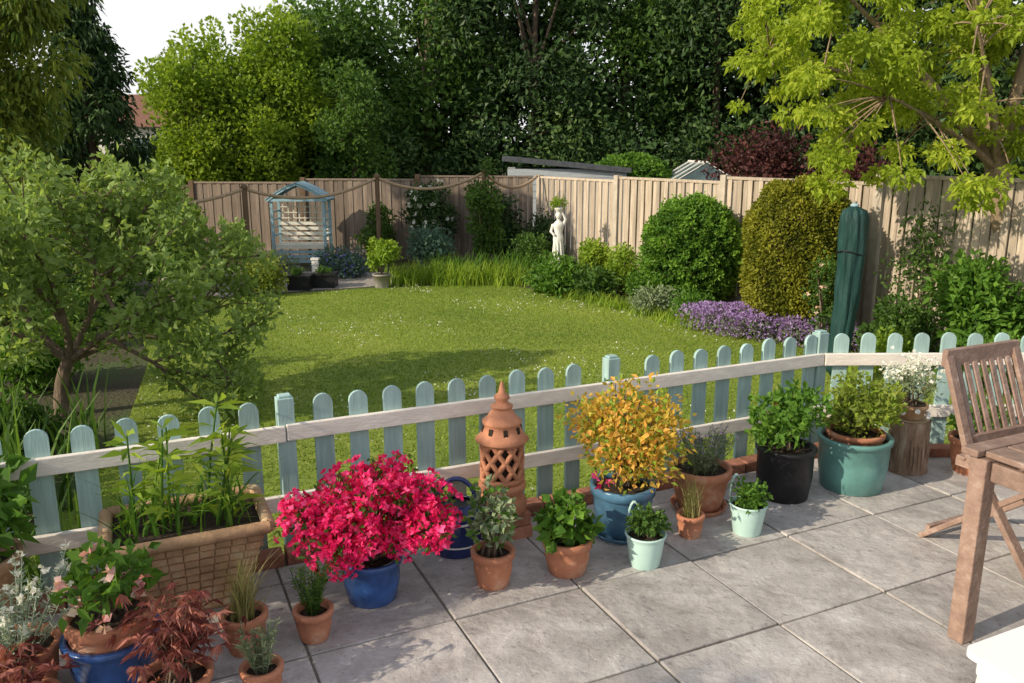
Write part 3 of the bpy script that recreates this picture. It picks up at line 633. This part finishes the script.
# ------------------------------------------------------------------ pots
def pot(mb,x,y,rt,rb,h,mat,rim=.03,z=0,band=None,saucer=False):
    t=.012+rt*.05
    prof=[(rb*.96,z),(rb,z+.004),(rb+(rt-rb)*.45+.004,z+h*.45),(rt-.012,z+h-rim*1.05),(rt-.010,z+h-rim),(rt,z+h-rim+.003),(rt+.003,z+h-.004),(rt,z+h),(rt-t,z+h),(rt-t-.004,z+h-.05)]
    mb.lathe(prof,(x,y,0),mat,32); mb.disc((x,y,z+h-.028),rt-t,'soil_and_shade')
    if saucer: mb.lathe([(rb*1.2,z+.001),(rb*1.4,z+.03),(rb*1.33,z+.03),(rb*1.15,z+.008)],(x,y,0),mat,28)
def bushin(mb,x,y,z,w,h,n,L,W,leaf,K=14,stems=8,**kw):
    r=w*.2; cl=ell((x,y,z+h*.52),(w/2-r*.5,w/2-r*.5,h/2-r*.3),K,r,zmin=z+.01)
    for i in range(stems):
        q=cl[i%len(cl),:3]; mb.tube(bez((x+rng.normal()*.02,y+rng.normal()*.02,z-.03),q,((x*.7+q[0]*.3),(y*.7+q[1]*.3),(z+q[2])/2),5),np.linspace(.006,.003,5),'bark',4)
    mb.foliage(cl,n,L,W,leaf,**kw); return cl
def tuft(mb,x,y,z,H,lean,n,W,leaf,spread):
    mb.blades(np.array([x,y,z-.03])+rng.normal(size=(n,3))*np.array([spread,spread,0]),H,lean,W,leaf,4)
def spikes(mb,x,y,z,H,spread,n,leaf,L=.03,W=.005,per=40,fl=None):
    for i in range(n):
        a=rng.random()*6.28; l=spread*rng.random()**.6; q=np.array([x+l*math.cos(a),y+l*math.sin(a),z+H*(.6+.4*rng.random())])
        m_=np.array([x+.7*l*math.cos(a),y+.7*l*math.sin(a),z+H*.4])
        b=bez((x+.3*l*math.cos(a),y+.3*l*math.sin(a),z-.03),q,m_,6); mb.tube(b,.0022,leaf,3)
        t=.15+.85*rng.random(per); P=b[0]*((1-t)**2)[:,None]+2*(t*(1-t))[:,None]*m_+q*(t**2)[:,None]
        mb.leaves(P,rng.normal(size=(per,3))*[1,1,.4]+Zv*.7,L,W,leaf,rng.random(per))
        if fl: mb.flowers(q[None]+rng.normal(size=(2,3))*.01,fl[1],fl[0])
mb=MB(); x,y=-2.16,2.98; pot(mb,x,y,.20,.14,.34,'terra_old',.05); bushin(mb,x,y,.36,.46,.32,230,.12,.06,'l_green',K=10,stems=12); mb.build('pot_laurel',(x,y,0))
# square basket-weave terracotta planter with lilies
mb=MB(); c=np.array([-1.38,3.24,0]); h=.40
def frust(c,w0,d0,w1,d1,z0,z1,mat):
    V=[c+A*sx*w/2+B*sy*d/2+Zv*z for (w,d,z) in((w0,d0,z0),(w1,d1,z1)) for sx,sy in((-1,-1),(1,-1),(1,1),(-1,1))]
    mb.add(V,[[0,3,2,1],[0,1,5,4],[1,2,6,5],[2,3,7,6],[3,0,4,7]],mat)
zt_=h-.05; w0,w1,d0,d1=.36,.58,.22,.39
frust(c,w0,d0,w1,d1,0,zt_,'terra_old')
for row in range(9):
    z=.02+row*(zt_-.02)/9+.016; f=z/zt_; ww=w0+(w1-w0)*f; dd=d0+(d1-d0)*f
    nW=9; nD=6
    for side in(-1,1):
        for i in range(nW):
            o_=.007 if (i+row)%2 else .002
            mb.box(c+A*(-ww/2+(i+.5)*ww/nW)+B*side*(dd/2+o_-.004)+Zv*z,(ww/nW*.95,.018,.028),'terra_old',A,B,Zv)
        for i in range(nD):
            o_=.007 if (i+row)%2 else .002
            mb.box(c+B*(-dd/2+(i+.5)*dd/nD)+A*side*(ww/2+o_-.004)+Zv*z,(.018,dd/nD*.95,.028),'terra_old',A,B,Zv)
rim=[c+A*sx*.31+B*sy*.212+Zv*(h-.025) for sx,sy in((-1,-1),(1,-1),(1,1),(-1,1))]
for i in range(4):
    a,b=rim[i],rim[(i+1)%4]; mb.tube([a,(a*2+b)/3,(a+b*2)/3,b],.027,'terra_old',10)
    for k in range(14 if i%2==0 else 9):
        nk=14 if i%2==0 else 9; p=a+(b-a)*(k+.5)/nk; u_=unit(b-a); mb.tube([p-u_*.015-Zv*.02,p+u_*.0+Zv*.022,p+u_*.018+Zv*.02],[.008,.012,.006],'terra_old',5)
mb.add([c+A*sx*.29+B*sy*.19+Zv*(h-.04) for sx,sy in((-1,-1),(1,-1),(1,1),(-1,1))],[[0,1,2,3]],'soil_and_shade')
for i in range(8):
    b0=c+A*rng.uniform(-.2,.22)+B*rng.uniform(-.08,.08)+Zv*(h-.04); Hh=rng.uniform(.28,.52); lean=rng.normal(size=3)*[.05,.04,0]
    mb.tube([b0,b0+Zv*Hh*.5+lean*.4,b0+Zv*Hh+lean],[.007,.006,.004],'l_green',5)
    t=rng.random(26)**.8; P=b0+np.outer(t,Zv*Hh+lean); mb.leaves(P,rng.normal(size=(26,3))*[1,1,.2]+Zv*.5,.13,.026,'l_lime',rng.random(26),droop=.25)
mb.blades(c+Zv*(h-.04)+A*(rng.uniform(-.25,.25,(90,1)))+B*rng.uniform(-.13,.13,(90,1)),.24,.2,.014,'l_green',4)
mb.build('basket_weave_terracotta_planter',c,bevel=.003)
mb=MB(); x,y=-1.44,2.66; pot(mb,x,y,.165,.12,.22,'blue',.03); pot(mb,x,y,.15,.12,.16,'terra',.05,z=.14)
cl=bushin(mb,x,y,.28,.38,.28,230,.06,.038,'l_green',K=16,stems=16)
Q=cl[:11,:3]+rng.normal(size=(11,3))*.04+np.array([0,-.04,0]); mb.flowers(Q,.035,'f_pink',5); mb.flowers(Q-Zv*.02,.03,'f_peach',5,nrm=np.tile([0,-.3,-1.],(11,1))); mb.build('fuchsia_pot',(x,y,0))
mb=MB(); x,y=-1.76,2.60; pot(mb,x,y,.15,.11,.2,'terra',.03); spikes(mb,x,y,.2,.27,.26,46,'l_silver',.03,.006,30,fl=('f_white',.017)); mb.build('snow_in_summer_pot',(x,y,0))
def maple(x,y,w,hh,K):
    mb=MB(); pot(mb,x,y,.12,.09,.16,'terra',.03)
    cl=bushin(mb,x,y,.16,w,hh,1,.05,.01,'l_acer',K=K,stems=K)
    for c_ in cl:
        for k in range(8):
            o=c_[:3]+rng.normal(size=3)*.045; n=7; a0=rng.random()*6; a=np.linspace(-1.3,1.3,n)+a0
            mb.leaves(np.tile(o,(n,1)),np.stack([np.cos(a),np.sin(a),np.full(n,-.3)+.35*rng.normal()],1),.045,.011,'l_acer',np.clip(rng.random()+.1*rng.normal(size=n),0,1),droop=.25)
    mb.build('japanese_maple_pot',(x,y,0))
maple(-1.15,2.50,.36,.28,22); maple(-1.60,2.36,.3,.16,12)
mb=MB(); x,y=-1.04,2.88; pot(mb,x,y,.09,.062,.16,'terra',.035); tuft(mb,x,y,.16,.24,.12,170,.004,'l_straw',.022); mb.build('ornamental_grass_pot',(x,y,0))
mb=MB(); x,y=-.89,2.60; pot(mb,x,y,.075,.055,.12,'terra',.03); spikes(mb,x,y,.12,.17,.08,18,'l_grey',.03,.004,34); mb.build('lavender_pot',(x,y,0))
mb=MB(); x,y=-.79,2.96; pot(mb,x,y,.078,.055,.13,'terra',.03); spikes(mb,x,y,.13,.18,.09,22,'l_mid',.03,.004,40); mb.build('rosemary_pot',(x,y,0))
# azalea
mb=MB(); x,y=-.61,3.27; pot(mb,x,y,.135,.105,.2,'blue',.03)
cl=np.concatenate([ell((x+.0,y,.39),(.34,.26,.15),52,.08,inner=.5),ell((x-.10,y-.05,.33),(.22,.2,.1),14,.07),ell((x+.22,y-.02,.36),(.17,.15,.08),12,.06)])
for i in range(22): q=cl[i,:3]; mb.tube(bez((x,y,.17),q,(x*.6+q[0]*.4,y*.6+q[1]*.4,.26),5),np.linspace(.008,.003,5),'bark',4)
mb.foliage(cl,2000,.035,.016,'l_mid',hollow=1.6)
nf=2100; idx=rng.integers(len(cl),size=nf); u=unit(rng.normal(size=(nf,3))+np.array([0,-.35,.3])); mb.flowers(cl[idx,:3]+u*cl[idx,3:4]*(.9+.25*rng.random((nf,1))),.022,'f_azalea',5,nrm=u+.3*rng.normal(size=(nf,3)))
mb.build('azalea_pot',(x,y,0))
# watering can
mb=MB(); x,y=-.27,3.72
mb.lathe([(.115,0),(.122,.012),(.120,.20),(.108,.235),(.08,.25),(.078,.24)],(x,y,0),'navy',32); mb.disc((x,y,.232),.078,'black')
for z_ in (.05,.165): mb.lathe([(.120,z_),(.125,z_+.006),(.120,z_+.012)],(x,y,0),'stone',32,cap=False)
t=np.linspace(0,math.pi,14); mb.tube(np.stack([x+.095*np.cos(t),y+.01*np.cos(t),.235+.13*np.sin(t)],1),.012,'navy',8)
t=np.linspace(-.5*math.pi,.5*math.pi,10); mb.tube(np.stack([x+.11+.085*np.cos(t),y-.02+0*t,.14+.09*np.sin(t)],1),.011,'navy',8)
mb.tube([(x-.10,y-.02,.05),(x-.21,y-.05,.16),(x-.29,y-.07,.31)],[.026,.017,.012],'navy',8); mb.lathe([(.01,0),(.036,.035),(.034,.04)],(x-.295,y-.07,.305),'navy',14)
mb.build('watering_can',(x,y,0))
mb=MB(); x,y=-.085,3.38; pot(mb,x,y,.098,.07,.17,'terra',.035); cl=bushin(mb,x,y,.17,.25,.30,300,.04,.027,'l_grey',K=18,stems=14); mb.foliage(cl,90,.04,.027,'l_green'); mb.flowers(cl[:4,:3],.02,'f_pink'); mb.build('miniature_rose_pot',(x,y,0))
mb=MB(); x,y=.255,3.50; pot(mb,x,y,.115,.085,.17,'terra',.04); bushin(mb,x,y,.17,.30,.18,300,.055,.05,'l_green',K=14,stems=10); mb.build('strawberry_pot',(x,y,0))
# terracotta lantern on a brick plinth
mb=MB(); x,y=-.05,3.90; LT='terra_lantern'
mb.box((x,y,.033),(.23,.23,.062),'brick',A,B,Zv)
for j in(-1,1): mb.box(np.array([x,y,.099])+B*j*.056,(.22,.105,.062),'brick',A,B,Zv)
zb=.13; kz=(.80-zb)/.875
Lp=lambda pr:[(r_,zb+z_*kz) for r_,z_ in pr]
mb.lathe(Lp([(.12,0),(.125,.02),(.125,.06),(.115,.085),(.10,.10),(.105,.13),(.12,.16),(.12,.19),(.10,.20)]),(x,y,0),LT,28)
mb.lathe(Lp([(.10,.2),(.112,.21),(.112,.235),(.10,.24)]),(x,y,0),LT,28); mb.lathe(Lp([(.10,.455),(.112,.46),(.112,.485),(.10,.49)]),(x,y,0),LT,28)
for k in range(9):
    for sg in(-1,1):
        t=np.linspace(0,1,9); a=k*2*math.pi/9+sg*t*1.25; mb.tube(np.stack([x+.100*np.cos(a),y+.100*np.sin(a),zb+(.235+.225*t)*kz],1),.014,LT,6)
mb.lathe(Lp([(.08,.235),(.08,.46)]),(x,y,0),'soil_and_shade',20)  # dark cylinder painted as the shaded hollow behind the lattice
mb.lathe(Lp([(.125,.478),(.135,.49),(.115,.515),(.10,.55),(.088,.59),(.098,.60),(.098,.615),(.075,.64),(.055,.68),(.045,.70),(.055,.705),(.055,.715),(.035,.73),(.028,.745),(.04,.765),(.035,.785),(.018,.80),(.012,.84),(.004,.875)]),(x,y,0),LT,28)
for k in range(8):
    a=k*math.pi/4+.2; mb.box((x+.094*math.cos(a),y+.094*math.sin(a),zb+.56*kz),(.012,.022,.035),'soil_and_shade',(math.cos(a),math.sin(a),.2),(-math.sin(a),math.cos(a),0),(-.2*math.cos(a),-.2*math.sin(a),1))  # dark blocks standing in for shaded openings
mb.build('terracotta_garden_lantern',(x,y,0))
mb=MB(); x,y=.56,3.90; pot(mb,x,y,.165,.12,.27,'blueteal',.05,saucer=True)
cl=bushin(mb,x,y,.29,.62,.48,2300,.038,.024,'l_autumn',K=42,stems=30); mb.foliage(cl,700,.035,.02,'l_lime'); mb.flowers(np.array([[x-.13,y-.13,.30],[x-.09,y-.15,.33],[x-.15,y-.1,.34]]),.03,'f_hot'); mb.build('golden_spiraea_pot',(x,y,0))
def mintpot(name,x,y,leaf,n=500):
    mb=MB(); mb.lathe([(.066,0),(.070,.005),(.088,.13),(.092,.150),(.097,.155),(.097,.162),(.088,.162),(.086,.13)],(x,y,0),'mint',30); mb.disc((x,y,.14),.086,'soil_and_shade')
    t=np.linspace(0,math.pi,10); hp=np.stack([x-.045+.03*np.cos(t),np.full(10,y+.085),.16+.12*np.sin(t)],1)
    for a,b in zip(hp[:-1],hp[1:]): mb.beam(a,b,.004,.02,'mint',up=(0,1,0))
    bushin(mb,x,y,.155,.2,.1,n,.03,.02,leaf,K=14,stems=6); mb.build(name,(x,y,0))
mintpot('mint_bucket_planter',.625,3.56,'l_mid'); mintpot('mint_bucket_planter',1.2,3.90,'l_green')
mb=MB(); x,y=.90,3.86; pot(mb,x,y,.07,.052,.12,'terra',.03); tuft(mb,x,y,.12,.21,.06,150,.004,'l_straw',.018); mb.build('sedge_grass_pot',(x,y,0))
mb=MB(); x,y=1.02,4.20; pot(mb,x,y,.165,.11,.24,'terra',.05,saucer=True); spikes(mb,x,y,.22,.24,.19,60,'l_grey',.03,.005,34,fl=('f_purple',.006)); mb.build('lavender_pot',(x,y,0))
mb=MB(); x,y=1.53,4.36; pot(mb,x,y,.165,.135,.30,'black',.025); cl=bushin(mb,x,y,.31,.40,.30,900,.05,.03,'l_green',K=18,stems=12); mb.flowers(cl[:3,:3],.02,'f_red'); mb.build('camellia_pot',(x,y,0))
mb=MB(); x,y=1.97,4.50; pot(mb,x,y,.205,.17,.31,'teal',.03); pot(mb,x,y,.16,.13,.1,'terra',.03,z=.24); cl=bushin(mb,x,y,.35,.46,.28,1500,.04,.022,'l_conif',K=24,stems=14); mb.foliage(cl,500,.04,.02,'l_lime'); mb.build('skimmia_pot',(x,y,0))
mb=MB(); x,y=2.41,4.76; mb.lathe([(.125,0),(.118,.03),(.112,.15),(.113,.27),(.115,.32),(.11,.325)],(x,y,0),'log',36,wob=.035); mb.disc((x,y,.3255),.105,'logtop')
for k in range(26):
    a=k*6.28/26+rng.normal()*.05; z0_=rng.uniform(0,.12); z1_=z0_+rng.uniform(.12,.2); mb.tube([(x+.117*math.cos(a),y+.117*math.sin(a),z0_),(x+.115*math.cos(a+.05),y+.115*math.sin(a+.05),(z0_+z1_)/2),(x+.112*math.cos(a),y+.112*math.sin(a),z1_)],[.004,.009,.004],'log',5)
mb.build('log_stump',(x,y,0))
mb=MB(); mb.lathe([(.06,.33),(.085,.40),(.09,.40),(.09,.42),(.08,.42)],(x,y,0),'terra_old',24); mb.disc((x,y,.41),.08,'soil_and_shade')
for k in range(7): a=k*.9; mb.ball((x+.09*math.cos(a),y+.09*math.sin(a)-.02,.36+.02*(k%3)),.016,'stone')
cl=bushin(mb,x,y,.42,.32,.22,700,.03,.012,'l_grey',K=18,stems=16); idx=rng.integers(len(cl),size=200); mb.flowers(cl[idx,:3]+np.stack([rng.normal(size=200)*.05,rng.normal(size=200)*.05,.05+.09*rng.random(200)],1),.016,'f_white'); mb.build('white_alyssum_pot',(x,y,.33))
mb=MB(); x,y=2.80,4.72; pot(mb,x,y,.15,.11,.22,'terra',.04); bushin(mb,x,y,.22,.3,.22,500,.05,.03,'l_green'); mb.build('geranium_pot',(x,y,0))
mb=MB(); x,y=3.3,4.75; pot(mb,x,y,.15,.11,.25,'blue',.04); bushin(mb,x,y,.25,.3,.25,500,.05,.03,'l_mid'); mb.build('geranium_pot',(x,y,0))

# ------------------------------------------------------------------ garden table
TB=np.array([.4226,-.9063,0])
mb=MB(); lc=np.array([1.79,2.95,0]); H=.80; LA,LB=1.5,.95
for a_,b_ in((0,0),(LA-.12,0),(0,LB-.12),(LA-.12,LB-.12)): mb.box(lc+A*a_+TB*b_+Zv*(H-.03)/2,(.068,.068,H-.03),'teak',A,TB,Zv)
o=lc-A*.05-TB*.05
mb.box(o+A*(LA/2)+TB*.02+Zv*(H-.012),(LA,.07,.028),'teak',A,TB,Zv); mb.box(o+A*(LA/2)+TB*(LB-.02)+Zv*(H-.012),(LA,.07,.028),'teak',A,TB,Zv)
for i in range(12): mb.box(o+A*(.03+.063+i*.122)+TB*(LB/2)+Zv*(H-.012),(.114,LB-.12,.024),'teak',A,TB,Zv)
for b_ in(0,LB-.12): mb.box(lc+A*(LA-.12)/2+TB*b_+Zv*(H-.075),(LA-.2,.025,.075),'teak',A,TB,Zv)
for a_ in(0,LA-.12): mb.box(lc+A*a_+TB*(LB-.12)/2+Zv*(H-.075),(.025,LB-.2,.075),'teak',A,TB,Zv)
mb.build('garden_table',lc,bevel=.005)
def chair(name,o,Wd,Fd_):
    mb=MB(); o=np.asarray(o,float); w=.24
    T=lambda x,y_,z:o+Wd*x+Fd_*y_+Zv*z
    for sx in(-1,1):
        mb.beam(T(sx*w,.30,.0),T(sx*w,-.10,.52),.028,.05,'teak',up=Wd); mb.beam(T(sx*w,-.10,.52),T(sx*w,-.27,.95),.028,.05,'teak',up=Wd)
        mb.beam(T(sx*(w-.032),-.32,.0),T(sx*(w-.032),.2,.44),.026,.045,'teak',up=Wd)
        mb.beam(T(sx*(w-.06),-.2,.44),T(sx*(w-.06),.24,.455),.024,.04,'teak')
    for i in range(8): mb.box(T(0,-.17+i*.057,.468),(2*w-.08,.045,.018),'teak',Wd,Fd_,Zv)
    mb.beam(T(-w-.02,-.272,.94),T(w+.02,-.272,.94),.03,.085,'teak'); mb.beam(T(-w+.015,-.13,.57),T(w-.015,-.13,.57),.026,.05,'teak')
    for i in range(7): x=-.18+i*.06; mb.beam(T(x,-.132,.575),T(x,-.262,.91),.034,.014,'teak',up=Fd_)
    mb.beam(T(-w,.27,.05),T(w,.27,.05),.025,.04,'teak'); mb.beam(T(-w+.03,-.29,.05),T(w-.03,-.29,.05),.025,.04,'teak')
    mb.build(name,o,bevel=.004)
chair('folding_chair',(2.40,3.66,0),A,TB)
mb=MB(); o=np.array([1.65,1.90,0]); pts=[]; hw=.3
for cx_,cy_,a0 in((hw-.03,hw-.03,0),(-hw+.03,hw-.03,90),(-hw+.03,-hw+.03,180),(hw-.03,-hw+.03,270)):
    for k in range(6): a=R(a0+k*18); pts.append((cx_+.03*math.cos(a),cy_+.03*math.sin(a)))
mb.prism(pts,o+Zv*.545,A,B,Zv,.02,'white'); mb.prism([(p[0]*.93,p[1]*.93) for p in pts],o+Zv*.51,A,B,Zv,.05,'white')
for sx in(-1,1):
    for sy in(-1,1): mb.beam(o+A*sx*.25+B*sy*.25+Zv*.49,o+A*sx*.28+B*sy*.28,.04,.04,'white')
mb.build('white_side_table',o,bevel=.004)

# ------------------------------------------------------------------ world, sun, camera
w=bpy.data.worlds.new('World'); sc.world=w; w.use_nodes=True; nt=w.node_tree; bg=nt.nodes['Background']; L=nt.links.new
sky=nt.nodes.new('ShaderNodeTexSky'); sky.sky_type='NISHITA'; sky.sun_disc=False; sky.sun_elevation=R(SUN_EL); sky.sun_rotation=R(SUN_AZ); sky.dust_density=1.5; sky.air_density=1.0
# bright white added to the sky for brightness and fill, strongest towards the horizon
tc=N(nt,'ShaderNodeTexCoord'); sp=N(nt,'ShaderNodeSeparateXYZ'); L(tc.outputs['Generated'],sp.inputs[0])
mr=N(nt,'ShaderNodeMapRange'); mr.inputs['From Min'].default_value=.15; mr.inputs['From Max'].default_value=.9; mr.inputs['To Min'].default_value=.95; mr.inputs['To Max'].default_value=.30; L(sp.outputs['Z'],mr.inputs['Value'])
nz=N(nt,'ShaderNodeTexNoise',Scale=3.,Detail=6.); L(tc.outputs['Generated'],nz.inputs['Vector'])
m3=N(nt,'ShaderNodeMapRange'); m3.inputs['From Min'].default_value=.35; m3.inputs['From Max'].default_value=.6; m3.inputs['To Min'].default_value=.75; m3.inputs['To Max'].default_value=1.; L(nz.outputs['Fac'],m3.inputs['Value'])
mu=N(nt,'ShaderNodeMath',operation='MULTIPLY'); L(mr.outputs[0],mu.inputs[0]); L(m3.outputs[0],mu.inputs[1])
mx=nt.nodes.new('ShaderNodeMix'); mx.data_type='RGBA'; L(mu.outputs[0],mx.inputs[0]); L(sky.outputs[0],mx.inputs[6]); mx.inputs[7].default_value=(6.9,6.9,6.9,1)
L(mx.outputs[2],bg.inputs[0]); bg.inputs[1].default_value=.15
sd=bpy.data.lights.new('sun','SUN'); sd.energy=5.0; sd.angle=R(.5); sd.color=(1,.87,.68); so=bpy.data.objects.new('sun',sd); sc.collection.objects.link(so)
az=R(SUN_AZ); to_sun=Vector((math.sin(az)*math.cos(R(SUN_EL)),math.cos(az)*math.cos(R(SUN_EL)),math.sin(R(SUN_EL))))
so.rotation_euler=(-to_sun).to_track_quat('-Z','Y').to_euler(); so.location=(-10,-5,12)
cd=bpy.data.cameras.new('camera'); cam=bpy.data.objects.new('camera',cd); sc.collection.objects.link(cam); sc.camera=cam
cam.location=(0,0,1.9); cam.rotation_euler=(R(77),0,0); cd.sensor_width=36; cd.lens=29.04; cd.clip_end=1000; cd.clip_start=.05
